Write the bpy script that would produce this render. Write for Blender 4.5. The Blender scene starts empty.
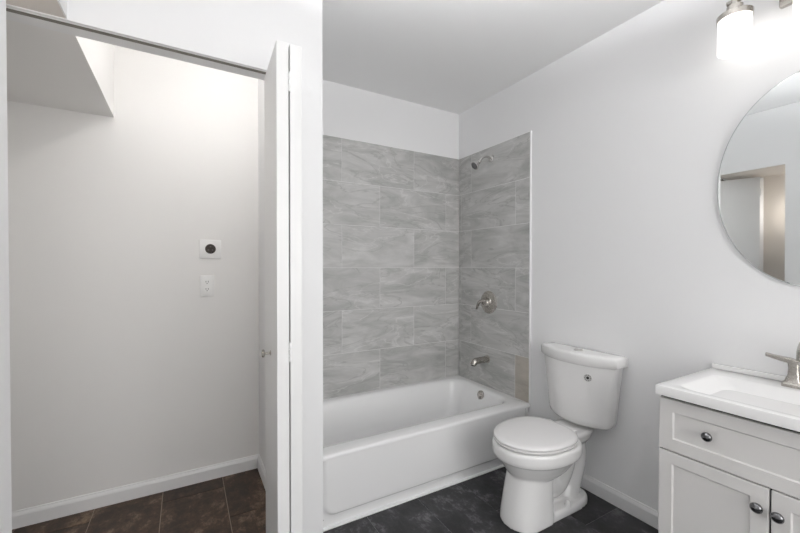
import bpy, bmesh, math, random
from mathutils import Vector, Matrix
from math import sin, cos, pi, radians

random.seed(7)
C = bpy.context.scene.collection
sc = bpy.context.scene

# ---------------------------------------------------------------- camera
F_PX = 375.3
cam_d = bpy.data.cameras.new('camera')
cam = bpy.data.objects.new('camera', cam_d)
C.objects.link(cam)
cam.location = (-2.0204, -2.5128, 1.2856)
cam.rotation_euler = (radians(90 - 0.669), radians(-0.05), radians(-29.777))
cam_d.sensor_width = 36.0
cam_d.lens = F_PX * 36.0 / 800.0
cam_d.shift_y = 5.29 / 800.0
cam_d.clip_start = 0.02
sc.camera = cam

# ---------------------------------------------------------------- world, exposure
w = bpy.data.worlds.new('world')
sc.world = w
w.use_nodes = True
w.node_tree.nodes['Background'].inputs['Color'].default_value = (1.0, 0.993, 0.986, 1)
w.node_tree.nodes['Background'].inputs['Strength'].default_value = 5.4
sc.view_settings.view_transform = 'Standard'
sc.view_settings.look = 'None'
sc.view_settings.gamma = 1.0
sc.view_settings.use_curve_mapping = False
sc.view_settings.exposure = -0.09
sc.cycles.use_denoising = True
sc.cycles.max_bounces = 12
sc.cycles.diffuse_bounces = 8
sc.cycles.sample_clamp_indirect = 6.0

VANITY_LAMP = 2.1        # emission of each frosted vanity shade
CLOSET_LAMP = 66.0        # emission of the closet bulb
ADDED_NOOK_LAMP = 16.0          # emission of the unseen sconce added to light the low nook
ADDED_UPLIGHT = 1250.0        # emission of the bulbs in the unseen uplight added to brighten the ceiling

# unseen window added behind the camera for soft daylight; a portal guides its sampling
REAR = -4.40           # unseen rear wall with the added window, set far back for even light
WX0, WX1, WZ0, WZ1 = -2.20, -0.20, 0.60, 2.35
pl = bpy.data.lights.new('added_window_portal', 'AREA')
pl.shape = 'RECTANGLE'; pl.size = WX1 - WX0; pl.size_y = WZ1 - WZ0
pl.cycles.is_portal = True
po = bpy.data.objects.new('added_window_portal', pl)
C.objects.link(po)
po.location = ((WX0 + WX1) / 2, REAR - 0.09, (WZ0 + WZ1) / 2)
po.rotation_euler = (radians(90), 0, 0)

# ---------------------------------------------------------------- materials
def mat(name, col, rough=0.5, metal=0.0, coat=0.0, spec=0.5, emit=None, estr=0.0):
    m = bpy.data.materials.new(name)
    m.use_nodes = True
    b = m.node_tree.nodes['Principled BSDF']
    b.inputs['Base Color'].default_value = (*col, 1)
    b.inputs['Roughness'].default_value = rough
    b.inputs['Metallic'].default_value = metal
    b.inputs['Coat Weight'].default_value = coat
    b.inputs['Coat Roughness'].default_value = 0.05
    b.inputs['Specular IOR Level'].default_value = spec
    if emit:
        b.inputs['Emission Color'].default_value = (*emit, 1)
        b.inputs['Emission Strength'].default_value = estr
    return m

def bump_noise(m, scale, strength, dist=0.002, detail=3.0, rvar=None):
    nt = m.node_tree
    b = nt.nodes['Principled BSDF']
    tc = nt.nodes.new('ShaderNodeTexCoord')
    n = nt.nodes.new('ShaderNodeTexNoise')
    n.inputs['Scale'].default_value = scale
    n.inputs['Detail'].default_value = detail
    bp = nt.nodes.new('ShaderNodeBump')
    bp.inputs['Strength'].default_value = strength
    bp.inputs['Distance'].default_value = dist
    nt.links.new(tc.outputs['Object'], n.inputs['Vector'])
    nt.links.new(n.outputs['Fac'], bp.inputs['Height'])
    nt.links.new(bp.outputs['Normal'], b.inputs['Normal'])
    if rvar:
        mr = nt.nodes.new('ShaderNodeMapRange')
        mr.inputs['To Min'].default_value = rvar[0]
        mr.inputs['To Max'].default_value = rvar[1]
        nt.links.new(n.outputs['Fac'], mr.inputs['Value'])
        nt.links.new(mr.outputs['Result'], b.inputs['Roughness'])
    return m

M = {}
M['wall'] = bump_noise(mat('white_wall_paint', (0.83, 0.83, 0.835), 0.55), 60, 0.06)
M['closet_wall'] = bump_noise(mat('warm_white_closet_paint', (0.83, 0.82, 0.805), 0.6), 60, 0.06)
M['ceiling'] = bump_noise(mat('white_ceiling_paint', (0.87, 0.87, 0.87), 0.8), 45, 0.08)
M['nook'] = bump_noise(mat('beige_hall_paint', (0.72, 0.68, 0.64), 0.6), 60, 0.06)
M['trim'] = bump_noise(mat('white_trim_paint', (0.83, 0.83, 0.83), 0.35), 30, 0.03)
M['door'] = bump_noise(mat('white_door_paint', (0.83, 0.83, 0.825), 0.4), 25, 0.04)
M['acrylic'] = bump_noise(mat('white_tub_enamel', (0.84, 0.84, 0.84), 0.12, coat=0.3), 4, 0.02, rvar=(0.09, 0.16))
M['china'] = bump_noise(mat('white_vitreous_china', (0.85, 0.845, 0.84), 0.12, coat=0.3), 5, 0.02, rvar=(0.09, 0.16))
M['seat'] = bump_noise(mat('white_seat_plastic', (0.85, 0.84, 0.838), 0.25), 8, 0.02)
M['nickel'] = bump_noise(mat('brushed_nickel', (0.50, 0.475, 0.44), 0.26, metal=1.0), 180, 0.03, rvar=(0.2, 0.32))
M['chrome'] = bump_noise(mat('polished_chrome', (0.66, 0.65, 0.63), 0.10, metal=1.0), 20, 0.01)
M['gunmetal'] = bump_noise(mat('dark_chrome_knob', (0.20, 0.20, 0.205), 0.08, metal=1.0), 20, 0.01)
M['vanity'] = bump_noise(mat('white_cabinet_lacquer', (0.76, 0.745, 0.73), 0.4), 30, 0.03)
M['dark'] = bump_noise(mat('dark_gap', (0.03, 0.03, 0.03), 0.8), 30, 0.05)
M['track'] = bump_noise(mat('grey_track_metal', (0.20, 0.185, 0.16), 0.5, metal=0.3), 80, 0.05)
M['top'] = bump_noise(mat('white_cultured_marble', (0.87, 0.865, 0.86), 0.18, coat=0.2), 6, 0.02, rvar=(0.14, 0.22))
M['plate'] = bump_noise(mat('white_plate_plastic', (0.86, 0.86, 0.85), 0.35), 30, 0.02)
M['socket'] = bump_noise(mat('dark_brown_receptacle', (0.03, 0.02, 0.015), 0.5), 60, 0.1)
M['slot'] = bump_noise(mat('socket_slot_grey', (0.10, 0.10, 0.10), 0.6), 60, 0.1)
M['grout'] = bump_noise(mat('light_grey_grout', (0.70, 0.70, 0.69), 0.85), 250, 0.2)
M['floor_grout'] = bump_noise(mat('dark_grey_grout', (0.26, 0.26, 0.265), 0.85), 250, 0.2)
M['closet_grout'] = bump_noise(mat('grout_in_warm_light', (0.30, 0.24, 0.19), 0.85), 250, 0.2)  # grout browned to carry the warm closet light in its colour
M['sticker'] = bump_noise(mat('pale_grey_sticker', (0.55, 0.55, 0.54), 0.5), 90, 0.02)
M['smudge'] = bump_noise(mat('pinkish_smudge', (0.45, 0.33, 0.32), 0.6), 90, 0.05)
M['mirror'] = bump_noise(mat('mirror_silver', (0.80, 0.82, 0.82), 0.012, metal=1.0), 2, 0.0)
M['mirror_edge'] = bump_noise(mat('bevelled_mirror_edge', (0.80, 0.82, 0.82), 0.25, metal=0.3), 8, 0.01)
M['caulk'] = bump_noise(mat('white_caulk', (0.86, 0.86, 0.86), 0.5), 120, 0.1)
M['glass'] = bump_noise(mat('lit_frosted_glass', (0.9, 0.9, 0.9), 0.3, emit=(1.0, 0.97, 0.93), estr=VANITY_LAMP), 20, 0.01)
M['warm_glass'] = bump_noise(mat('lit_added_sconce_glass', (0.9, 0.88, 0.85), 0.3, emit=(1.0, 0.93, 0.86), estr=ADDED_NOOK_LAMP), 20, 0.01)
M['bulb'] = bump_noise(mat('lit_closet_bulb', (0.9, 0.9, 0.9), 0.3, emit=(1.0, 0.98, 0.96), estr=CLOSET_LAMP), 20, 0.01)
M['fill_bulb'] = bump_noise(mat('lit_added_uplight_bulb', (0.9, 0.9, 0.9), 0.3, emit=(0.99, 0.99, 1.0), estr=ADDED_UPLIGHT), 20, 0.01)

def stone(name, dark, mid, light, scale, stretch, rough, rot=0.0, contrast=(0.3, 0.7), vein=0.5, tilevar=0.1, bump=0.15, vw=0.03, nr=0.62, pale=0.0, dist=0.8):
    """Veined stone: every tile of the mesh (an island) takes its own slice of the noise."""
    m = bpy.data.materials.new(name)
    m.use_nodes = True
    nt = m.node_tree
    N = nt.nodes.new
    L = nt.links.new
    b = nt.nodes['Principled BSDF']
    tc = N('ShaderNodeTexCoord')
    geo = N('ShaderNodeNewGeometry')
    mp = N('ShaderNodeMapping')
    mp.inputs['Scale'].default_value = stretch
    mp.inputs['Rotation'].default_value = (0, rot, 0)
    off = N('ShaderNodeVectorMath'); off.operation = 'SCALE'
    off.inputs[0].default_value = (37.0, 19.0, 53.0)
    L(geo.outputs['Random Per Island'], off.inputs['Scale'])
    add = N('ShaderNodeVectorMath'); add.operation = 'ADD'
    L(tc.outputs['Object'], mp.inputs['Vector'])
    L(mp.outputs['Vector'], add.inputs[0])
    L(off.outputs['Vector'], add.inputs[1])
    n1 = N('ShaderNodeTexNoise')
    n1.inputs['Scale'].default_value = scale
    n1.inputs['Detail'].default_value = 7
    n1.inputs['Roughness'].default_value = nr
    n1.inputs['Distortion'].default_value = dist
    L(add.outputs['Vector'], n1.inputs['Vector'])
    n2 = N('ShaderNodeTexNoise')
    n2.inputs['Scale'].default_value = scale * 0.55
    n2.inputs['Detail'].default_value = 6
    n2.inputs['Distortion'].default_value = 1.6
    L(add.outputs['Vector'], n2.inputs['Vector'])
    # thin veins where the second noise crosses its middle
    sub = N('ShaderNodeMath'); sub.operation = 'SUBTRACT'; sub.inputs[1].default_value = 0.5
    L(n2.outputs['Fac'], sub.inputs[0])
    ab = N('ShaderNodeMath'); ab.operation = 'ABSOLUTE'
    L(sub.outputs[0], ab.inputs[0])
    vr = N('ShaderNodeMapRange')
    vr.inputs['From Min'].default_value = 0.0
    vr.inputs['From Max'].default_value = vw
    vr.inputs['To Min'].default_value = vein
    vr.inputs['To Max'].default_value = 0.0
    L(ab.outputs[0], vr.inputs['Value'])
    ramp = N('ShaderNodeValToRGB')
    e = ramp.color_ramp.elements
    e[0].position = contrast[0]; e[0].color = (*dark, 1)
    e[1].position = contrast[1]; e[1].color = (*light, 1)
    k = e.new((contrast[0] + contrast[1]) / 2); k.color = (*mid, 1)
    L(n1.outputs['Fac'], ramp.inputs['Fac'])
    mx = N('ShaderNodeMixRGB'); mx.blend_type = 'MIX'
    mx.inputs['Color2'].default_value = (*dark, 1)
    L(vr.outputs['Result'], mx.inputs['Fac'])
    L(ramp.outputs['Color'], mx.inputs['Color1'])
    last = mx.outputs['Color']
    if pale:
        # pale hairlines where the same noise crosses another level
        s2 = N('ShaderNodeMath'); s2.operation = 'SUBTRACT'; s2.inputs[1].default_value = 0.58
        L(n2.outputs['Fac'], s2.inputs[0])
        a2 = N('ShaderNodeMath'); a2.operation = 'ABSOLUTE'
        L(s2.outputs[0], a2.inputs[0])
        v2 = N('ShaderNodeMapRange')
        v2.inputs['From Max'].default_value = vw * 0.8
        v2.inputs['To Min'].default_value = pale
        v2.inputs['To Max'].default_value = 0.0
        L(a2.outputs[0], v2.inputs['Value'])
        m2 = N('ShaderNodeMixRGB')
        m2.inputs['Color2'].default_value = (*[min(1.0, c * 1.15) for c in light], 1)
        L(v2.outputs['Result'], m2.inputs['Fac'])
        L(last, m2.inputs['Color1'])
        last = m2.outputs['Color']
    hv = N('ShaderNodeHueSaturation')
    tv = N('ShaderNodeMapRange')
    tv.inputs['To Min'].default_value = 1 - tilevar
    tv.inputs['To Max'].default_value = 1 + tilevar
    L(geo.outputs['Random Per Island'], tv.inputs['Value'])
    L(tv.outputs['Result'], hv.inputs['Value'])
    L(last, hv.inputs['Color'])
    L(hv.outputs['Color'], b.inputs['Base Color'])
    b.inputs['Roughness'].default_value = rough
    bp = N('ShaderNodeBump')
    bp.inputs['Strength'].default_value = bump
    bp.inputs['Distance'].default_value = 0.002
    L(n1.outputs['Fac'], bp.inputs['Height'])
    L(bp.outputs['Normal'], b.inputs['Normal'])
    return m

M['tile'] = stone('grey_veined_wall_tile', (0.34, 0.34, 0.328), (0.47, 0.468, 0.457), (0.60, 0.597, 0.585), 2.7,
                  (1.0, 1.0, 3.4), 0.4, rot=0.30, contrast=(0.30, 0.70), vein=0.75, tilevar=0.03, vw=0.016, nr=0.64, pale=0.5)
M['tile_beige'] = stone('beige_grey_wall_tile', (0.34, 0.31, 0.27), (0.43, 0.395, 0.35), (0.52, 0.48, 0.43), 3.2,
                        (1.0, 1.0, 3.0), 0.4, contrast=(0.3, 0.7), vein=0.2, tilevar=0.02)
M['floor_tile'] = stone('charcoal_floor_tile', (0.008, 0.008, 0.009), (0.024, 0.024, 0.026), (0.125, 0.122, 0.130), 7.0,
                        (1.3, 0.9, 1.0), 0.5, nr=0.78, dist=0.15, contrast=(0.42, 0.66), vein=0.12, tilevar=0.12, bump=0.3)
M['closet_tile'] = stone('floor_tile_in_warm_light', (0.020, 0.010, 0.005), (0.056, 0.032, 0.018), (0.22, 0.145, 0.095), 7.0,
                         (1.3, 0.9, 1.0), 0.5, nr=0.78, dist=0.15, contrast=(0.42, 0.67), vein=0.12, tilevar=0.12, bump=0.3)  # same tile as the bath floor, warm closet light put into its colour

# ---------------------------------------------------------------- mesh helpers
def finish(o, smooth=False, angle=40):
    if smooth:
        for p in o.data.polygons:
            p.use_smooth = True
        if angle:
            o.data.set_sharp_from_angle(angle=radians(angle))

def obj(name, bm, m, parent=None, origin=None, smooth=False, angle=40):
    """Link a bmesh in world coordinates as one mesh object, its origin at `origin` or its parent's base."""
    base = Vector((0, 0, 0))
    if parent is not None:
        q = parent
        while q is not None:
            base += Vector(q.location)
            q = q.parent
    org = Vector(origin) if origin is not None else base.copy()
    bmesh.ops.translate(bm, verts=bm.verts, vec=-org)
    me = bpy.data.meshes.new(name)
    bmesh.ops.recalc_face_normals(bm, faces=bm.faces)
    bm.to_mesh(me); bm.free()
    mats = m if isinstance(m, (list, tuple)) else [m]
    for k in mats:
        me.materials.append(k)
    o = bpy.data.objects.new(name, me)
    C.objects.link(o)
    if parent is not None:
        o.parent = parent
    o.location = org - base if parent is not None else org
    finish(o, smooth, angle)
    return o

def thing(name, label, cat, loc=(0, 0, 0), group=None):
    o = bpy.data.objects.new(name, None)
    o.empty_display_size = 0.05
    C.objects.link(o)
    o.location = loc
    o['label'] = label; o['category'] = cat
    if group:
        o['group'] = group
    return o

def tag(o, label, cat, group=None):
    o['label'] = label; o['category'] = cat
    if group:
        o['group'] = group
    return o

def struct(name, bm, m, parent=None, smooth=False):
    o = obj(name, bm, m, parent, smooth=smooth)
    o['kind'] = 'structure'
    return o

def bx(bm, x0, x1, y0, y1, z0, z1, bev=0.0, seg=2, mi=0):
    vs = [bm.verts.new((x, y, z)) for x in (x0, x1) for y in (y0, y1) for z in (z0, z1)]
    idx = [(0, 1, 3, 2), (4, 6, 7, 5), (0, 4, 5, 1), (2, 3, 7, 6), (0, 2, 6, 4), (1, 5, 7, 3)]
    fs = [bm.faces.new([vs[i] for i in q]) for q in idx]
    for f in fs:
        f.material_index = mi
    if bev > 0:
        es = list({e for f in fs for e in f.edges})
        r = bmesh.ops.bevel(bm, geom=es, offset=bev, segments=seg, affect='EDGES', profile=0.5)
        for f in r['faces']:
            f.material_index = mi
    return vs

def box(x0, x1, y0, y1, z0, z1, bev=0.0, seg=2):
    bm = bmesh.new()
    bx(bm, x0, x1, y0, y1, z0, z1, bev, seg)
    return bm

def loft(bm, loops, cap0=True, cap1=True, closed=True):
    rows = [[bm.verts.new(p) for p in lp] for lp in loops]
    n = len(rows[0])
    for a, b in zip(rows[:-1], rows[1:]):
        for i in range(n if closed else n - 1):
            j = (i + 1) % n
            try:
                bm.faces.new((a[i], a[j], b[j], b[i]))
            except ValueError:
                pass
    if cap0:
        bm.faces.new(list(reversed(rows[0])))
    if cap1:
        bm.faces.new(rows[-1])
    return rows

def frame_for(d):
    d = d.normalized()
    a = Vector((0, 0, 1)) if abs(d.z) < 0.9 else Vector((1, 0, 0))
    u = d.cross(a).normalized()
    return u, d.cross(u).normalized()

def tube(bm, pts, rad, n=16, cap=True, flat=None):
    """Sweep a circle (or an ellipse: flat = ratio of the second axis) along pts; rad a number or one per point."""
    pts = [Vector(p) for p in pts]
    if not isinstance(rad, (list, tuple)):
        rad = [rad] * len(pts)
    loops = []
    u = None
    for i, p in enumerate(pts):
        d = (pts[min(i + 1, len(pts) - 1)] - pts[max(i - 1, 0)]).normalized()
        if u is None:
            u, v = frame_for(d)
        else:
            u = (u - d * u.dot(d)).normalized()
            v = d.cross(u).normalized()
        f = flat if flat else 1.0
        loops.append([p + rad[i] * (cos(2 * pi * k / n) * u + f * sin(2 * pi * k / n) * v) for k in range(n)])
    loft(bm, loops, cap, cap)

def lathe(bm, prof, base, axis, n=32):
    """prof: list of (radius, height along axis)."""
    d = Vector(axis).normalized()
    u, v = frame_for(d)
    base = Vector(base)
    loops = [[base + d * h + max(r, 1e-4) * (cos(2 * pi * k / n) * u + sin(2 * pi * k / n) * v) for k in range(n)] for r, h in prof]
    loft(bm, loops)

def smooth_path(pts, n=8):
    """Catmull-Rom through pts."""
    P = [Vector(p) for p in pts]
    P = [P[0] * 2 - P[1]] + P + [P[-1] * 2 - P[-2]]
    out = []
    for i in range(1, len(P) - 2):
        for k in range(n):
            t = k / n
            a, b, c, d = P[i - 1], P[i], P[i + 1], P[i + 2]
            out.append(0.5 * ((2 * b) + (c - a) * t + (2 * a - 5 * b + 4 * c - d) * t * t + (3 * b - a - 3 * c + d) * t ** 3))
    out.append(P[-2])
    return out

def lerp_list(vals, n=8):
    out = []
    for a, b in zip(vals[:-1], vals[1:]):
        out += [a + (b - a) * k / n for k in range(n)]
    return out + [vals[-1]]

# ================================================================ SETTING
CEIL = 2.581
FRONT = -0.757        # plane of the tub apron
WALLF = -0.895        # plane of the closet front
HEAD = 2.095          # underside of the closet head, of the soffit and of the nook
LX = -2.352           # face of the bathroom's left wall
NOOK = -2.88          # far wall of the low nook on the left

def tiles_floor(x0, x1, y0, y1, tile_m, grout_m, name, ph):
    """Plank tiles 0.308 x 0.61 running in y, each an island of one mesh, joints offset from column to column."""
    bm = bmesh.new()
    bx(bm, x0, x1, y0, y1, -0.10, -0.0022, mi=1)
    g = 0.0016
    k0 = math.floor((x0 + 0.289) / 0.308) - 1
    for k in range(k0, k0 + 14):
        a = -0.289 + 0.308 * k; b = a + 0.308
        j0 = ph[k % 2]
        for r in range(-8, 8):
            c = j0 + 0.61 * r; d = c + 0.61
            xa, xb, ya, yb = max(a + g, x0), min(b - g, x1), max(c + g, y0), min(d - g, y1)
            if xb - xa < 0.004 or yb - ya < 0.004:
                continue
            bx(bm, xa, xb, ya, yb, -0.004, 0.0)
    struct(name, bm, [tile_m, grout_m])

tiles_floor(-3.15, 0.0, REAR, -0.72, M['floor_tile'], M['floor_grout'], 'floor', (-1.36, -1.055))
tiles_floor(-3.15, -1.58, -0.72, 0.02, M['closet_tile'], M['closet_grout'], 'floor_closet', (-0.105, -0.415))
struct('floor_tub', box(-1.58, 0.0, -0.72, 0.02, -0.1, -0.0005), M['floor_grout'])
struct('ceiling', box(-3.15, 0.12, REAR - 0.1, 0.14, CEIL, CEIL + 0.1), M['ceiling'])
struct('wall_right', box(0.0, 0.12, REAR - 0.1, 0.14, -0.1, CEIL), M['wall'])
struct('wall_back', box(-1.55, 0.0, 0.012, 0.14, -0.1, CEIL), M['wall'])
struct('wall_closet_back', box(-3.15, -1.55, 0.026, 0.14, -0.1, CEIL), M['closet_wall'])
bm = bmesh.new()
bx(bm, -3.15, WX0, REAR - 0.1, REAR, -0.1, CEIL)
bx(bm, WX1, 0.0, REAR - 0.1, REAR, -0.1, CEIL)
bx(bm, WX0, WX1, REAR - 0.1, REAR, -0.1, WZ0)
bx(bm, WX0, WX1, REAR - 0.1, REAR, WZ1, CEIL)
struct('wall_rear', bm, M['wall'])
bm = bmesh.new()
for a, b, c, d in ((WX0, WX0 + 0.05, WZ0, WZ1), (WX1 - 0.05, WX1, WZ0, WZ1), (WX0 + 0.05, WX1 - 0.05, WZ0, WZ0 + 0.05), (WX0 + 0.05, WX1 - 0.05, WZ1 - 0.05, WZ1),
                   (WX0 + 0.05, WX1 - 0.05, 1.48, 1.52)):
    bx(bm, a, b, REAR - 0.07, REAR - 0.02, c, d, 0.003)
struct('added_window_1', bm, M['trim'])  # frame of the added window that lets frontal daylight in
# short wall between the closet and the tub
# and the wall above the closet opening, one flush front
bm = bmesh.new()
bx(bm, -1.612, -1.490, WALLF, 0.026, -0.1, CEIL)
bx(bm, NOOK, -1.612, WALLF, WALLF + 0.095, HEAD, CEIL)
struct('wall_closet_front', bm, M['wall'])
# left wall of the bathroom, its low nook and the drop above the nook
bm = bmesh.new()
bx(bm, LX - 0.12, LX, REAR, -1.386, -0.1, CEIL)
bx(bm, NOOK, LX - 0.1201, -1.50, -1.386, -0.1, CEIL)
struct('wall_left', bm, M['wall'])
struct('wall_nook', box(-3.15, NOOK, -1.50, WALLF + 0.095, -0.1, CEIL), M['nook'])
struct('ceiling_nook', box(NOOK, LX - 0.004, -1.386, WALLF, HEAD + 0.004, 2.24), M['nook'])
struct('wall_left_drop', box(NOOK, LX, -1.386, WALLF, HEAD + 0.0045, CEIL), M['wall'])
struct('wall_closet_left', box(-3.15, NOOK - 0.03, WALLF + 0.095, 0.026, -0.1, CEIL), M['closet_wall'])
struct('ceiling_closet_soffit', box(NOOK - 0.03, -2.35, WALLF + 0.095, 0.026, HEAD, CEIL), M['closet_wall'])

# baseboards
def baseboard(name, a, b, nrm, m, h=0.082):
    """A moulded strip from a to b (floor points on the wall), thickness along nrm."""
    a = Vector(a); b = Vector(b); n = Vector(nrm)
    prof = [(0, 0), (0.014, 0), (0.014, h * 0.74), (0.011, h * 0.84), (0.007, h * 0.93), (0.006, h), (0, h)]
    bm = bmesh.new()
    loft(bm, [[p + n * t + Vector((0, 0, z)) for t, z in prof] for p in (a, b)])
    struct(name, bm, m)
baseboard('baseboard_right', (0, FRONT - 0.03, 0), (0, -1.79, 0), (-1, 0, 0), M['trim'])
baseboard('baseboard_closet_back', (NOOK - 0.03, 0.026, 0), (-1.612, 0.026, 0), (0, -1, 0), M['trim'])
baseboard('baseboard_closet_right', (-1.612, 0.012, 0), (-1.612, WALLF + 0.02, 0), (-1, 0, 0), M['trim'])
baseboard('baseboard_left', (LX, REAR, 0), (LX, -1.386, 0), (1, 0, 0), M['trim'])
baseboard('baseboard_rear', (LX + 0.014, REAR, 0), (0, REAR, 0), (0, 1, 0), M['trim'])

# ---------------------------------------------------------------- tiled surround
RIM = 0.368
ROW = 0.305
TT = RIM + 6 * ROW
def tile_wall(name, along, face, lo, hi, joints_odd, joints_even, beige=None):
    bm = bmesh.new()
    th = 0.011
    def add(a0, a1, z0, z1, d0, d1, bev, mi):
        if along == 'x':
            bx(bm, a0, a1, face + d0, face + d1, z0, z1, bev, 1, mi)
        else:
            bx(bm, face + d0, face + d1, a0, a1, z0, z1, bev, 1, mi)
    add(lo, hi, RIM + 0.0006, TT, 0.0016, th, 0, 1)
    g = 0.0015
    for r in range(6):
        z1 = TT - r * ROW; z0 = z1 - ROW
        js = sorted(j for j in (joints_odd if r % 2 == 0 else joints_even) if lo < j < hi)
        xs = [lo - g] + js + [hi + g]
        for a, b in zip(xs[:-1], xs[1:]):
            mi = 2 if beige and r == 5 and a < lo else 0
            add(a + g, b - g, z0 + g, z1 - g - (0 if r else -g), 0.0, th, 0.0012, mi)
    struct(name, bm, [M['tile'], M['grout'], M['tile_beige']])
tile_wall('wall_back_tiles', 'x', 0.0, -1.490, -0.008, [-1.056, -0.455], [-1.357, -0.755, -0.145])
tile_wall('wall_right_tiles', 'y', -0.0085, -0.752, -0.0015, [-0.156], [-0.627, -0.03], beige=True)
bm = bmesh.new()
bx(bm, -0.0115, 0.0, -0.760, -0.7525, RIM + 0.0005, TT + 0.004, 0.001)
struct('trim_1', bm, M['caulk'])
bm = bmesh.new()
bx(bm, -1.490, 0.0, -0.001, 0.012, TT, TT + 0.004)
bx(bm, -0.0095, 0.0, -0.7525, -0.001, TT, TT + 0.004)
struct('trim_2', bm, M['caulk'])

# ================================================================ BATHTUB
def rrect(x0, x1, y0, y1, r, z, n=10, rl=None):
    """Rounded rectangle loop; r = radius at the x1 end, rl at the x0 end."""
    rl = r if rl is None else rl
    out = []
    for cx, cy, a0, q in ((x1 - r, y1 - r, 0, r), (x0 + rl, y1 - rl, 90, rl), (x0 + rl, y0 + rl, 180, rl), (x1 - r, y0 + r, 270, r)):
        for k in range(n + 1):
            a = radians(a0 + 90 * k / n)
            out.append((cx + q * cos(a), cy + q * sin(a), z))
    return out

tub = thing('bathtub', 'white alcove bathtub with a smooth apron in front of the grey tiles', 'bathtub', (-0.73, -0.38, 0))
TX0, TX1, TY0, TY1 = -1.489, -0.0008, -0.760, 0.0112
bm = bmesh.new()
loops = [rrect(TX0, TX1, TY0 + 0.001, TY1, 0.004, RIM - 0.024),
         rrect(TX0, TX1, TY0, TY1, 0.004, RIM - 0.014),
         rrect(TX0 + 0.001, TX1 - 0.001, TY0 + 0.004, TY1 - 0.001, 0.006, RIM - 0.005),
         rrect(TX0 + 0.004, TX1 - 0.002, TY0 + 0.013, TY1 - 0.002, 0.01, RIM)]
ix0, ix1, iy0, iy1 = TX0 + 0.030, -0.0695, TY0 + 0.105, -0.0535
def inner(d, z, sl=0.0, sr=0.0, r=0.10):
    return rrect(ix0 + d + sl, ix1 - d - sr, iy0 + d, iy1 - d, r, z, rl=r * 0.6)
loops += [inner(-0.022, RIM, r=0.12), inner(-0.008, RIM - 0.002, r=0.115), inner(0.004, RIM - 0.010, r=0.11),
          inner(0.012, RIM - 0.024, r=0.105), inner(0.02, RIM - 0.06, 0.01, 0.004, r=0.10), inner(0.032, RIM - 0.14, 0.05, 0.012, r=0.10),
          inner(0.042, RIM - 0.22, 0.10, 0.022, r=0.10), inner(0.052, RIM - 0.265, 0.14, 0.03, r=0.11),
          inner(0.075, RIM - 0.292, 0.17, 0.04, r=0.12), inner(0.11, RIM - 0.304, 0.20, 0.06, r=0.12),
          inner(0.17, RIM - 0.308, 0.24, 0.09, r=0.08)]
loft(bm, loops, cap0=False)
obj('basin', bm, M['acrylic'], tub, smooth=True, angle=50)
# apron: proud rounded panel over a flush skirt
bm = bmesh.new()
nx, nz = 150, 64
def sm(t):
    t = max(0.0, min(1.0, t)); return t * t * (3 - 2 * t)
def apron_y(x, z):
    x0, x1, z0, z1, r = -1.432, -0.045, 0.070, 0.60, 0.055
    qx = max(x0 + r - x, x - (x1 - r), 0.0); qz = max(z0 + r - z, z - (z1 - r), 0.0)
    if qx > 0 and qz > 0:
        sd = math.hypot(qx, qz) - r
    else:
        sd = max(x0 - x, x - x1, z0 - z, z - z1)
    return -0.757 - 0.000 + 0.019 * sm((sd + 0.004) / 0.022) - 0.002
rows = []
for i in range(nz + 1):
    z = 0.002 + (RIM - 0.022) * i / nz
    rows.append([(TX0 + (TX1 - TX0) * k / nx, apron_y(TX0 + (TX1 - TX0) * k / nx, z), z) for k in range(nx + 1)])
rows = [[(x, -0.72, 0.002) for x, y, z in rows[0]]] + rows + [[(x, -0.72, RIM - 0.02) for x, y, z in rows[0]]]
loft(bm, rows, cap0=False, cap1=False, closed=False)
obj('apron', bm, M['acrylic'], tub, smooth=True, angle=60)
# overflow plate on the basin's end wall
bm = bmesh.new()
ov = Vector((-0.084, -0.365, 0.318))
lathe(bm, [(0.0, 0.016), (0.012, 0.016), (0.014, 0.013), (0.030, 0.010), (0.036, 0.006), (0.037, -0.012)], ov, (-1, 0, 0.12))
ovo = obj('overflow_plate', bm, M['nickel'], tub, smooth=True)
ovo['label'] = 'round nickel overflow plate'
bm = bmesh.new()
tube(bm, [ov + Vector((-0.014, 0, 0.006)), ov + Vector((-0.020, 0, -0.004)), ov + Vector((-0.022, 0, -0.024))], [0.006, 0.006, 0.004], 10)
obj('trip_lever', bm, M['nickel'], ovo, smooth=True)
bm = bmesh.new()
lathe(bm, [(0.036, 0), (0.036, 0.003), (0.030, 0.005), (0.012, 0.005), (0.010, 0.016), (0.0, 0.018)], (-0.27, -0.36, RIM - 0.309), (0, 0, 1))
dr = obj('drain', bm, M['nickel'], tub, smooth=True)
dr['label'] = 'round nickel drain plug'
bm = bmesh.new()
lathe(bm, [(0.0035, -0.003), (0.0035, 0.0015), (0.0, 0.002)], (-1.4405, -0.7385, 0.043), (0, -1, 0), 14)
obj('screw_hole', bm, M['dark'], tub, smooth=True)
# caulk bead along the floor
struct('trim_3', box(-1.489, -0.014, -0.7605, -0.7395, 0.0005, 0.0075, 0.002), M['caulk'])

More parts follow.
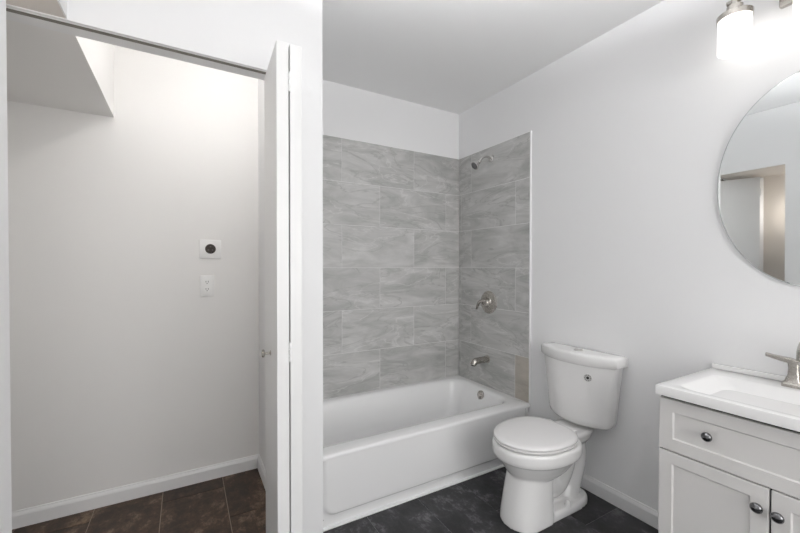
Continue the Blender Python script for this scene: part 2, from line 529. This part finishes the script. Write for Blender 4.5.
# ================================================================ SHOWER FITTINGS
W0 = -0.0085
sh = thing('shower', 'small nickel shower head on a bent arm high on the right tiles', 'shower head', (W0, -0.383, 2.110))
fl = Vector((W0, -0.383, 2.110))
bm = bmesh.new(); lathe(bm, [(0.028, 0), (0.028, 0.003), (0.022, 0.009), (0.012, 0.012)], fl, (-1, 0, 0)); obj('flange', bm, M['chrome'], sh, smooth=True)
bm = bmesh.new()
path = smooth_path([fl, fl + Vector((-0.050, 0, 0.006)), fl + Vector((-0.090, 0, -0.010)), fl + Vector((-0.118, 0, -0.046))], 6)
tube(bm, path, 0.0095, 14); obj('arm', bm, M['chrome'], sh, smooth=True)
bm = bmesh.new()
d = Vector((-0.78, 0.1, -0.62)).normalized(); hb = fl + Vector((-0.113, 0, -0.040))
lathe(bm, [(0.011, 0), (0.014, 0.006), (0.012, 0.014), (0.016, 0.020), (0.027, 0.040), (0.033, 0.052), (0.034, 0.058), (0.031, 0.060), (0.0, 0.058)], hb, d)
hd = obj('spray_head', bm, M['chrome'], sh, smooth=True)
bm = bmesh.new(); lathe(bm, [(0.027, 0.0), (0.027, 0.0025), (0.0, 0.0035)], hb + d * 0.0585, d); obj('nozzle_face', bm, M['gunmetal'], hd, smooth=True)

vv = Vector((W0, -0.364, 1.020))
sv = thing('shower_valve', 'round nickel shower control with a curved lever on the right tiles', 'shower valve', tuple(vv))
bm = bmesh.new(); lathe(bm, [(0.087, 0), (0.087, 0.003), (0.081, 0.008), (0.060, 0.011), (0.040, 0.013), (0.036, 0.018)], vv, (-1, 0, 0), 40); obj('escutcheon', bm, M['nickel'], sv, smooth=True)
bm = bmesh.new(); lathe(bm, [(0.034, 0.014), (0.034, 0.022), (0.029, 0.036), (0.025, 0.045), (0.0, 0.048)], vv, (-1, 0, 0)); hub = obj('hub', bm, M['nickel'], sv, smooth=True)
bm = bmesh.new()
tube(bm, smooth_path([vv + Vector((-0.036, -0.010, 0.012)), vv + Vector((-0.052, 0.018, 0.014)), vv + Vector((-0.062, 0.046, -0.006)), vv + Vector((-0.066, 0.064, -0.056))], 6),
     lerp_list([0.019, 0.018, 0.015, 0.010], 6), 14, flat=0.7)
lv = obj('lever', bm, M['nickel'], sv, smooth=True); lv['label'] = 'curved nickel lever pointing down'

sp = Vector((W0, -0.350, 0.582))
ts = thing('tub_spout', 'nickel tub spout low on the right tiles above the overflow', 'spout', tuple(sp))
bm = bmesh.new(); lathe(bm, [(0.030, 0), (0.030, 0.004), (0.026, 0.007)], sp, (-1, 0, 0)); obj('flange', bm, M['nickel'], ts, smooth=True)
bm = bmesh.new()
tube(bm, smooth_path([sp + Vector((-0.004, 0, 0)), sp + Vector((-0.05, 0, 0)), sp + Vector((-0.10, 0, -0.002)), sp + Vector((-0.128, 0, -0.008)), sp + Vector((-0.142, 0, -0.030))], 6),
     lerp_list([0.024, 0.024, 0.025, 0.026, 0.022], 6), 20)
obj('body', bm, M['nickel'], ts, smooth=True)
bm = bmesh.new(); lathe(bm, [(0.015, 0), (0.015, 0.006), (0.0, 0.006)], sp + Vector((-0.142, 0, -0.029)), (-0.2, 0, -1)); obj('outlet', bm, M['dark'], ts, smooth=True)

# ================================================================ TOILET
TY = -1.172
def egg(z, front, back, hw, n=40, pw=2.0, pb=2.6):
    """Oval outline: rounder at the front (towards -x), squarer at the back; front/back = distances from the wall."""
    c = back + (front - back) * 0.46
    out = []
    for k in range(n):
        a = 2 * pi * k / n
        ca, sa = cos(a), sin(a)
        p = pw if ca >= 0 else pb
        rx = (front - c) if ca >= 0 else (c - back)
        x = c + rx * math.copysign(abs(ca) ** (2 / p), ca)
        y = hw * math.copysign(abs(sa) ** (2 / p), sa)
        out.append((-x, TY + y, z))
    return out

toilet = thing('toilet', 'white two-piece toilet with its lid down between bathtub and vanity', 'toilet', (-0.35, TY, 0))
bm = bmesh.new()
# bowl
loft(bm, [egg(0.210, 0.55, 0.33, 0.080), egg(0.232, 0.592, 0.30, 0.112), egg(0.262, 0.616, 0.27, 0.136), egg(0.295, 0.638, 0.25, 0.156),
          egg(0.318, 0.652, 0.24, 0.169), egg(0.326, 0.657, 0.235, 0.174), egg(0.331, 0.674, 0.22, 0.187), egg(0.350, 0.682, 0.21, 0.192),
          egg(0.386, 0.683, 0.21, 0.192), egg(0.397, 0.676, 0.22, 0.185)])
# flared front column
loft(bm, [egg(0.0, 0.640, 0.40, 0.113, pw=2.3, pb=5), egg(0.05, 0.634, 0.40, 0.111, pw=2.3, pb=5), egg(0.12, 0.620, 0.40, 0.107, pw=2.3, pb=5),
          egg(0.19, 0.605, 0.40, 0.103, pw=2.3, pb=5), egg(0.262, 0.588, 0.39, 0.098, pw=2.3, pb=5)])
# foot running back to the wall
loft(bm, [egg(0.0, 0.58, 0.075, 0.106, pw=2.6, pb=3.2), egg(0.030, 0.58, 0.078, 0.104, pw=2.6, pb=3.2), egg(0.042, 0.57, 0.085, 0.096, pw=2.6, pb=3.2)])
# trapway: web plus the S-shaped bulge
tube(bm, smooth_path([(-0.44, TY, 0.20), (-0.36, TY, 0.135), (-0.29, TY, 0.13), (-0.23, TY, 0.20), (-0.205, TY, 0.275), (-0.165, TY, 0.315),
                      (-0.115, TY, 0.285), (-0.115, TY, 0.20), (-0.155, TY, 0.12), (-0.20, TY, 0.03)], 6),
     lerp_list([0.075, 0.070, 0.066, 0.064, 0.064, 0.062, 0.058, 0.058, 0.062, 0.068], 6), 20)
loft(bm, [egg(0.01, 0.45, 0.14, 0.034, pw=3, pb=3), egg(0.20, 0.44, 0.13, 0.028, pw=3, pb=3), egg(0.38, 0.42, 0.12, 0.030, pw=3, pb=3)])
# deck under the tank
loft(bm, [egg(0.310, 0.34, 0.040, 0.055, pw=3, pb=3), egg(0.345, 0.42, 0.030, 0.085, pw=3, pb=3), egg(0.386, 0.44, 0.026, 0.100, pw=3, pb=3), egg(0.400, 0.43, 0.030, 0.094, pw=3, pb=3)])
bowl = obj('bowl', bm, M['china'], toilet, smooth=True, angle=None)
rm = bowl.modifiers.new('fuse', 'REMESH'); rm.mode = 'VOXEL'; rm.voxel_size = 0.006; rm.use_smooth_shade = True
cs = bowl.modifiers.new('soften', 'SMOOTH'); cs.factor = 0.5; cs.iterations = 6
for y in (-1, 1):
    bm = bmesh.new()
    lathe(bm, [(0.016, 0), (0.016, 0.010), (0.013, 0.022), (0.009, 0.030), (0.0, 0.033)], (-0.290, TY + 0.086 * y, 0.038), (0, 0, 1), 20)
    obj('bolt_cap', bm, M['china'], toilet, smooth=True)
bm = bmesh.new()
lathe(bm, [(0.007, -0.004), (0.007, 0.0005), (0.0, 0.001)], (-0.604, TY - 0.035, 0.105), (-1, -0.28, 0.22), 12)
obj('smudge', bm, M['smudge'], toilet, smooth=True)
# seat and lid
bm = bmesh.new()
loft(bm, [egg(0.400, 0.664, 0.252, 0.176, 56), egg(0.402, 0.670, 0.247, 0.182, 56), egg(0.410, 0.672, 0.245, 0.184, 56), egg(0.415, 0.666, 0.25, 0.178, 56)])
obj('seat', bm, M['seat'], toilet, smooth=True, angle=60)
bm = bmesh.new()
loft(bm, [egg(0.416, 0.664, 0.25, 0.176, 56), egg(0.418, 0.672, 0.244, 0.184, 56), egg(0.427, 0.674, 0.242, 0.185, 56), egg(0.433, 0.666, 0.25, 0.178, 56),
          egg(0.436, 0.640, 0.27, 0.158, 56), egg(0.437, 0.56, 0.34, 0.09, 56)])
obj('lid', bm, M['seat'], toilet, smooth=True, angle=70)
for y in (-1, 1):
    bm = bmesh.new()
    bx(bm, -0.258, -0.222, TY + 0.075 * y - 0.016, TY + 0.075 * y + 0.016, 0.398, 0.424, 0.006)
    obj('hinge', bm, M['seat'], toilet, smooth=True)
# tank: a bowed front
def tank_loop(z, back, depth, hw, bow, n=18, r=0.03):
    """Outline with a flat back, rounded corners and a bowed front."""
    out = []
    side = depth - bow
    for k in range(2 * n + 1):
        t = -1 + k / n
        out.append((-(back + side + bow * (1 - abs(t) ** 2.3)), TY + hw * t * (1 - 0.0 * abs(t)), z))
    # soften front corners, then the back
    out.append((-(back + 0.006), TY + hw, z)); out.append((-back, TY + hw - 0.006, z))
    out.append((-back, TY - hw + 0.006, z)); out.append((-(back + 0.006), TY - hw, z))
    return out
bm = bmesh.new()
loft(bm, [tank_loop(0.420, 0.040, 0.105, 0.145, 0.060), tank_loop(0.424, 0.032, 0.125, 0.168, 0.066), tank_loop(0.436, 0.026, 0.140, 0.181, 0.070),
          tank_loop(0.46, 0.022, 0.148, 0.187, 0.072), tank_loop(0.60, 0.020, 0.158, 0.199, 0.075), tank_loop(0.766, 0.018, 0.168, 0.217, 0.078)])
tank = obj('tank', bm, M['china'], toilet, smooth=True, angle=50)
bm = bmesh.new()
loft(bm, [tank_loop(0.762, 0.014, 0.176, 0.228, 0.080), tank_loop(0.766, 0.010, 0.184, 0.234, 0.082), tank_loop(0.806, 0.009, 0.186, 0.236, 0.082),
          tank_loop(0.815, 0.011, 0.182, 0.233, 0.082), tank_loop(0.819, 0.018, 0.168, 0.222, 0.080), tank_loop(0.821, 0.05, 0.105, 0.17, 0.06)])
tl = obj('tank_lid', bm, M['china'], toilet, smooth=True, angle=50)
bm = bmesh.new()
lathe(bm, [(0.025, 0), (0.025, 0.004), (0.022, 0.006), (0.0, 0.0065)], (-0.105, TY - 0.012, 0.820), (0, 0, 1))
fb = obj('flush_button', bm, M['chrome'], tl, smooth=True); fb['label'] = 'oval chrome flush button'
sn = Vector((-1, -0.37, -0.06)).normalized(); su, sv_ = frame_for(sn)
sc_ = Vector((-0.1675, TY - 0.112, 0.700))
bm = bmesh.new()
lathe(bm, [(0.020, -0.006), (0.020, 0.0015), (0.0, 0.002)], sc_, sn, 24)
st = obj('sticker', bm, M['sticker'], tank, smooth=True); st['label'] = 'small round sticker with dark marks'
bm = bmesh.new()
for k in range(10):
    a = 2 * pi * k / 10
    lathe(bm, [(0.0022, 0), (0.0022, 0.0008)], sc_ + sn * 0.0016 + 0.0145 * (cos(a) * su + sin(a) * sv_), sn, 8)
lathe(bm, [(0.0075, 0), (0.0075, 0.0008), (0.0, 0.0012)], sc_ + sn * 0.0019, sn, 16)
obj('sticker_print', bm, M['dark'], st, smooth=True)

# ================================================================ VANITY
VX, VY0, VY1, VT = -0.460, -2.402, -1.768, 0.812
van = thing('vanity_cabinet', 'white shaker vanity cabinet with one drawer over two doors', 'cabinet', (-0.23, -2.085, 0))
bm = bmesh.new()
bx(bm, VX + 0.020, -0.002, VY1 - 0.016, VY1, 0.09, VT - 0.0005, 0.001)
bx(bm, VX + 0.020, -0.002, VY0, VY0 + 0.016, 0.09, VT - 0.0005, 0.001)
bx(bm, -0.010, -0.002, VY0 + 0.016, VY1 - 0.016, 0.09, VT - 0.0005)
bx(bm, VX + 0.020, -0.010, VY0 + 0.016, VY1 - 0.016, 0.09, 0.106)
bx(bm, VX + 0.07, -0.002, VY0 + 0.002, VY1 - 0.002, 0.0, 0.09)
obj('body', bm, M['vanity'], van)
def shaker(name, y0, y1, z0, z1, fw, parent):
    """Frame-and-panel front at x = VX, built as one solid with a recessed panel."""
    bm = bmesh.new()
    xf, xb, xr = VX, VX + 0.019, VX + 0.0055
    s = 0.004
    def ring(i, x):
        return [(x, y0 + i, z0 + i), (x, y1 - i, z0 + i), (x, y1 - i, z1 - i), (x, y0 + i, z1 - i)]
    loft(bm, [ring(0, xb), ring(0, xf + 0.0015), ring(0.0015, xf), ring(fw, xf), ring(fw + s, xr)])
    return obj(name, bm, M['vanity'], parent)
drawer = shaker('drawer', VY0 + 0.002, VY1 - 0.002, 0.606, 0.797, 0.045, van)
dl = shaker('door', -2.080, VY1 - 0.002, 0.095, 0.601, 0.043, van)
dr_ = shaker('door', VY0 + 0.002, -2.0855, 0.095, 0.601, 0.043, van)
def cup_knob(y, z, parent):
    bm = bmesh.new()
    lathe(bm, [(0.006, 0), (0.006, 0.012), (0.011, 0.015), (0.0155, 0.019), (0.0160, 0.023), (0.013, 0.028), (0.007, 0.031), (0.0, 0.032)], (VX + 0.0005, y, z), (-1, 0, 0), 28)
    k = obj('knob', bm, M['gunmetal'], parent, smooth=True); k['label'] = 'dark chrome round knob'
    return k
cup_knob(-1.927, 0.708, drawer)
cup_knob(-2.057, 0.537, dl)
cup_knob(-2.105, 0.534, dr_)
# dark reveal under the top and between the fronts
bm = bmesh.new()
bx(bm, VX + 0.012, VX + 0.0195, VY0 + 0.003, VY1 - 0.003, 0.093, VT - 0.001)
obj('reveal', bm, M['dark'], van)

vt = thing('sink', 'white sink top with a shallow basin and low backsplash on the vanity cabinet', 'sink', (-0.24, -2.085, VT))
SX0, SX1, SY0, SY1, SZ = -0.486, -0.001, -2.408, -1.767, 0.8465
bm = bmesh.new()
def slab_loop(d, z, r):
    return rrect(SX0 + d, SX1 - d, SY0 + d, SY1 - d, r, z, 8)
def basin_loop(d, z, r):
    return rrect(-0.445 + d, -0.130 - d, -2.345 + d, -1.822 - d, r, z, 8)
loft(bm, [slab_loop(0.0, VT, 0.003), slab_loop(0.0, SZ - 0.004, 0.004), slab_loop(0.0015, SZ - 0.001, 0.005), slab_loop(0.004, SZ, 0.006),
          basin_loop(-0.006, SZ, 0.04), basin_loop(0.0, SZ - 0.0015, 0.038), basin_loop(0.008, SZ - 0.006, 0.036), basin_loop(0.040, SZ - 0.024, 0.04),
          basin_loop(0.070, SZ - 0.045, 0.04), basin_loop(0.100, SZ - 0.060, 0.03), basin_loop(0.130, SZ - 0.066, 0.012)])
obj('basin', bm, M['top'], vt, smooth=True, angle=35)
obj('backsplash', box(-0.022, 0.0, SY0, SY1, SZ - 0.001, SZ + 0.021, 0.006), M['top'], vt, smooth=True)
bm = bmesh.new()
lathe(bm, [(0.022, 0), (0.022, 0.003), (0.012, 0.004), (0.0, 0.004)], (-0.287, -2.085, SZ - 0.067), (0, 0, 1))
obj('drain', bm, M['nickel'], vt, smooth=True)

# faucet
fa = thing('faucet', 'brushed nickel two-handle faucet at the back of the white sink top', 'faucet', (-0.085, -2.085, SZ))
bm = bmesh.new()
loft(bm, [rrect(-0.116, -0.058, -2.170, -2.008, 0.010, SZ + 0.0005, 5), rrect(-0.116, -0.058, -2.170, -2.008, 0.010, SZ + 0.010, 5),
          rrect(-0.112, -0.062, -2.166, -2.012, 0.009, SZ + 0.015, 5)])
obj('base_plate', bm, M['nickel'], fa, smooth=True, angle=30)
for s in (1, -1):
    cy = -2.088 + 0.050 * s
    bm = bmesh.new()
    def sq(h, w0, w1, dy):
        return rrect(-0.087 - w0, -0.087 + w0, cy + dy - w1, cy + dy + w1, min(w0, w1) * 0.45, SZ + h, 4)
    loft(bm, [sq(0.012, 0.026, 0.028, 0.004 * s), sq(0.022, 0.021, 0.022, 0.002 * s), sq(0.045, 0.016, 0.016, 0), sq(0.068, 0.0145, 0.0145, 0), sq(0.086, 0.0145, 0.0155, 0.001 * s), sq(0.094, 0.013, 0.014, 0.001 * s)])
    hb_ = obj('handle_post', bm, M['nickel'], fa, smooth=True, angle=35)
    bm = bmesh.new()
    lp = []
    for t, z, hw_, th_ in ((-0.014, 0.103, 0.014, 0.007), (0.01, 0.107, 0.0145, 0.009), (0.035, 0.110, 0.012, 0.008), (0.060, 0.114, 0.010, 0.0065), (0.078, 0.118, 0.009, 0.006)):
        y = cy + t * s
        lp.append([(-0.087 - hw_, y, SZ + z - 0.012 - th_), (-0.087 + hw_, y, SZ + z - 0.012 - th_), (-0.087 + hw_, y, SZ + z - 0.012 + th_ * 0.6), (-0.087 + hw_ * 0.7, y, SZ + z - 0.012 + th_), (-0.087 - hw_ * 0.7, y, SZ + z - 0.012 + th_), (-0.087 - hw_, y, SZ + z - 0.012 + th_ * 0.6)])
    loft(bm, lp)
    obj('lever', bm, M['nickel'], hb_, smooth=True, angle=35)
bm = bmesh.new()
path = smooth_path([(-0.085, -2.085, SZ + 0.012), (-0.085, -2.085, SZ + 0.08), (-0.088, -2.085, SZ + 0.135), (-0.105, -2.085, SZ + 0.165), (-0.140, -2.085, SZ + 0.168), (-0.175, -2.085, SZ + 0.145), (-0.188, -2.085, SZ + 0.115)], 6)
tube(bm, path, lerp_list([0.020, 0.018, 0.018, 0.022, 0.023, 0.021, 0.018], 6), 18)
obj('spout', bm, M['nickel'], fa, smooth=True)

fa.location.x += 0.014

# ================================================================ MIRROR
MIRROR_TILT = -0.60     # it hangs a touch out of plumb
mi = thing('mirror', 'oval frameless mirror on the right wall above the sink', 'mirror', (-0.012, -2.085, 1.62))
def oval(x, d, n=96):
    return [(x, -2.085 + (0.308 - d) * cos(2 * pi * k / n), 1.62 + (0.412 - d) * sin(2 * pi * k / n)) for k in range(n)]
bm = bmesh.new()
loft(bm, [oval(-0.004, 0.012), oval(-0.006, 0.012), oval(-0.006, 0.0), oval(-0.012, 0.0), oval(-0.0125, 0.001)], cap1=True)
obj('backing', bm, M['mirror_edge'], mi, smooth=True, angle=30)
bm = bmesh.new()
loft(bm, [oval(-0.0128, 0.0035), oval(-0.0136, 0.005)])
obj('glass', bm, M['mirror'], mi)
mi.rotation_euler = (0, radians(MIRROR_TILT), 0)

# ================================================================ VANITY LIGHT
vl = thing('vanity_light', 'nickel wall light with lit frosted cylinder shades above the oval mirror', 'wall light', (-0.01, -2.085, 2.31))
obj('backplate', box(-0.024, -0.001, -2.20, -1.970, 2.290, 2.385, 0.004), M['nickel'], vl, smooth=True)
bm = bmesh.new()
tube(bm, [(-0.11, -1.84, 2.350), (-0.11, -2.33, 2.350)], 0.009, 12)
for y in (-2.03, -2.14):
    tube(bm, [(-0.02, y, 2.33), (-0.11, y, 2.350)], 0.008, 12)
obj('arm', bm, M['nickel'], vl, smooth=True)
for y in (-1.865, -2.085, -2.305):
    bm = bmesh.new()
    lathe(bm, [(0.056, -0.024), (0.057, -0.004), (0.052, 0.0), (0.026, 0.002), (0.026, 0.030), (0.022, 0.034), (0.012, 0.034), (0.012, 0.056)], (-0.11, y, 2.300), (0, 0, 1), 36)
    cp = obj('socket_cup', bm, M['nickel'], vl, smooth=True, angle=30)
    bm = bmesh.new()
    lathe(bm, [(0.049, 0.0), (0.0525, 0.004), (0.0525, 0.134), (0.046, 0.136), (0.046, 0.133)], (-0.11, y, 2.148), (0, 0, 1), 36)
    g = obj('shade', bm, M['glass'], cp, smooth=True, angle=40); g['label'] = 'lit frosted white glass shade'

# ================================================================ CLOSET DOORS AND TRACK
bm = bmesh.new()
bx(bm, -2.86, -1.655, WALLF + 0.012, WALLF + 0.014, HEAD - 0.0022, HEAD - 0.0003)
bx(bm, -2.86, -1.655, WALLF + 0.036, WALLF + 0.038, HEAD - 0.0022, HEAD - 0.0003)
bx(bm, -2.86, -1.655, WALLF + 0.014, WALLF + 0.036, HEAD - 0.0016, HEAD - 0.0003, 0, 2, 1)
tag(obj('door_track', bm, [M['door'], M['track']], origin=(-2.2, WALLF + 0.023, HEAD)), 'white door track with a dark slot across the head of the closet opening', 'door track')

def leaf_bm(p, q, th, z0, z1, bev=0.0015):
    """A door leaf between plan points p and q (its centre line)."""
    p = Vector((*p, 0)); q = Vector((*q, 0))
    d = (q - p); L = d.length; d.normalize()
    bm = bmesh.new()
    bx(bm, 0, L, -th / 2, th / 2, z0, z1, bev)
    bm.transform(Matrix.Translation(p) @ Matrix.Rotation(math.atan2(d.y, d.x), 4, 'Z'))
    return bm
def bifold(name, label, apex, jamb, lead, off, knob_side):
    """Two folded leaves: the jamb leaf and the leading leaf meet at the apex, hinged on their inner faces."""
    t = thing(name, label, 'bifold door', (apex[0], apex[1], 0.0), 'bifold doors of the closet')
    a = Vector((apex[0] + off, apex[1])); b = Vector((apex[0] - off, apex[1]))
    obj('panel', leaf_bm(a, jamb, 0.041, 0.015, 2.070), M['door'], t)
    lead_o = obj('panel', leaf_bm(b, lead, 0.041, 0.015, 2.070), M['door'], t)
    for z in (0.16, 0.985, 1.935):
        bm = bmesh.new()
        for k in range(3):
            tube(bm, [(apex[0], apex[1] - 0.002, z - 0.034 + 0.0235 * k), (apex[0], apex[1] - 0.002, z - 0.034 + 0.0235 * k + 0.021)], 0.0045, 12)
        sx = 1 if off > 0 else -1
        bx(bm, apex[0] - 0.0028, apex[0] + 0.0028, apex[1], apex[1] + 0.03, z - 0.034, z + 0.034)
        h = obj('hinge', bm, M['trim'], t, smooth=True, angle=30)
    # pin in the track and the knob at the middle of the leading leaf
    bm = bmesh.new()
    lx = lead[0] * 0.93 + b.x * 0.07; ly = lead[1] * 0.93 + b.y * 0.07
    tube(bm, [(lx, ly, 2.065), (lx, ly, HEAD - 0.004)], 0.004, 10)
    obj('guide_pin', bm, M['nickel'], t, smooth=True)
    d = Vector((lead[0] - b.x, lead[1] - b.y, 0)).normalized()
    n = Vector((-d.y, d.x, 0)) * knob_side
    m_ = Vector((b.x, b.y, 0)).lerp(Vector((*lead, 0)), 0.50) + n * 0.0205 + Vector((0, 0, 0.958))
    bm = bmesh.new()
    lathe(bm, [(0.010, 0.0), (0.010, 0.002), (0.005, 0.004), (0.005, 0.020), (0.014, 0.023), (0.0155, 0.028), (0.013, 0.032), (0.0, 0.034)], m_, n, 20)
    k = obj('knob', bm, M['nickel'], lead_o, smooth=True); k['label'] = 'small round nickel knob'
    return t
bifold('bifold_door', 'white bifold door folded open beside the bathtub alcove', (-1.7005, -1.170), (-1.6700, -0.875), (-1.7114, -0.875), 0.0232, 1)
bifold('bifold_door', 'white bifold door partly folded at the far left edge of the closet', (-2.666, -1.140), (-2.822, -0.895), (-2.536, -0.880), -0.022, -1)

# ================================================================ CLOSET FITTINGS
CB = 0.026
do = thing('dryer_outlet', 'square white plate with one round dark outlet on the closet wall', 'outlet', (-1.888, CB, 1.393))
obj('plate', box(-1.946, -1.830, CB - 0.007, CB - 0.0003, 1.337, 1.451, 0.003), M['plate'], do, smooth=True)
bm = bmesh.new(); lathe(bm, [(0.029, 0.0), (0.029, 0.004), (0.026, 0.005), (0.024, 0.003), (0.0, 0.002)], (-1.888, CB - 0.007, 1.396), (0, -1, 0)); so = obj('receptacle', bm, M['socket'], do, smooth=True)
so['label'] = 'round dark brown receptacle'
bm = bmesh.new()
for a in (90, 210, 330):
    x = -1.888 + 0.013 * cos(radians(a)); z = 1.396 + 0.013 * sin(radians(a))
    bx(bm, x - 0.004, x + 0.004, CB - 0.0112, CB - 0.0095, z - 0.0015, z + 0.0015)
obj('slot', bm, M['track'], so)
du = thing('wall_outlet', 'white duplex outlet below the square plate on the closet wall', 'outlet', (-1.907, CB, 1.173))
obj('plate', box(-1.945, -1.869, CB - 0.007, CB - 0.0003, 1.111, 1.237, 0.003), M['plate'], du, smooth=True)
for z in (1.196, 1.152):
    bm = bmesh.new()
    loft(bm, [[(-1.907 + x, y, z + zz) for x, y0, zz in rrect(-0.017, 0.017, 0, 0, 0.0001, 0, 1)] for y in ()] or
         [[(-1.907 + 0.0165 * math.copysign(abs(cos(a)) ** 0.7, cos(a)), y, z + 0.0145 * math.copysign(abs(sin(a)) ** 0.55, sin(a))) for a in [2 * pi * k / 28 for k in range(28)]]
          for y in (CB - 0.006, CB - 0.0092)])
    f = obj('socket_face', bm, M['plate'], du)
    bm = bmesh.new()
    bx(bm, -1.9145, -1.9115, CB - 0.0096, CB - 0.0090, z - 0.002, z + 0.008)
    bx(bm, -1.9025, -1.8995, CB - 0.0096, CB - 0.0090, z - 0.002, z + 0.008)
    lathe(bm, [(0.0028, 0), (0.0028, 0.0004)], (-1.907, CB - 0.0092, z - 0.0075), (0, -1, 0), 12)
    obj('slot', bm, M['slot'], f)

# ================================================================ LAMPS OUT OF VIEW
cl = thing('closet_light', 'lit white globe light on the high closet ceiling', 'ceiling light', (-1.80, -0.70, CEIL))
bm = bmesh.new(); lathe(bm, [(0.055, 0), (0.055, 0.012), (0.03, 0.03), (0.02, 0.045)], (-1.80, -0.70, CEIL - 0.0005), (0, 0, -1)); obj('holder', bm, M['plate'], cl, smooth=True)
bm = bmesh.new(); lathe(bm, [(0.02, 0), (0.036, 0.010), (0.050, 0.030), (0.055, 0.052), (0.050, 0.074), (0.036, 0.094), (0.015, 0.106), (0.0, 0.107)], (-1.80, -0.70, CEIL - 0.045), (0, 0, -1)); obj('bulb', bm, M['bulb'], cl, smooth=True)
EX, EY = -1.35, -2.05
el = thing('added_fill_uplight', 'added unseen bowl uplight that bounces light off the bathroom ceiling', 'ceiling light', (EX, EY, CEIL))  # unseen uplight added to brighten the ceiling and walls by bounce
bm = bmesh.new(); lathe(bm, [(0.07, 0), (0.07, 0.015), (0.012, 0.03), (0.008, 0.05), (0.008, 0.42)], (EX, EY, CEIL - 0.0005), (0, 0, -1), 24); obj('stem', bm, M['nickel'], el, smooth=True)
bm = bmesh.new(); lathe(bm, [(0.0, 0.45), (0.06, 0.445), (0.13, 0.42), (0.18, 0.37), (0.195, 0.32), (0.190, 0.32), (0.174, 0.368), (0.125, 0.413), (0.06, 0.437), (0.0, 0.442)], (EX, EY, CEIL), (0, 0, -1), 40); obj('bowl', bm, M['plate'], el, smooth=True)
for k in range(3):
    a = 2 * pi * k / 3
    bm = bmesh.new(); lathe(bm, [(0.0, 0.345), (0.02, 0.35), (0.03, 0.37), (0.026, 0.39), (0.014, 0.41), (0.012, 0.43)], (EX + 0.085 * cos(a), EY + 0.085 * sin(a), CEIL), (0, 0, -1), 16); obj('bulb', bm, M['fill_bulb'], el, smooth=True)

NX, NY, NZ = -2.72, -1.386, 1.75
nl = thing('added_nook_sconce', 'added unseen small sconce that lights the low nook', 'wall light', (NX, NY, NZ))  # unseen sconce added to warm and brighten the nook
obj('backplate', box(NX - 0.05, NX + 0.05, NY + 0.0003, NY + 0.012, NZ - 0.09, NZ + 0.09, 0.003), M['nickel'], nl, smooth=True)
bm = bmesh.new(); lathe(bm, [(0.026, 0), (0.03, 0.008), (0.03, 0.152), (0.026, 0.16)], (NX, NY + 0.0425, NZ - 0.08), (0, 0, 1), 28); obj('shade', bm, M['warm_glass'], nl, smooth=True)
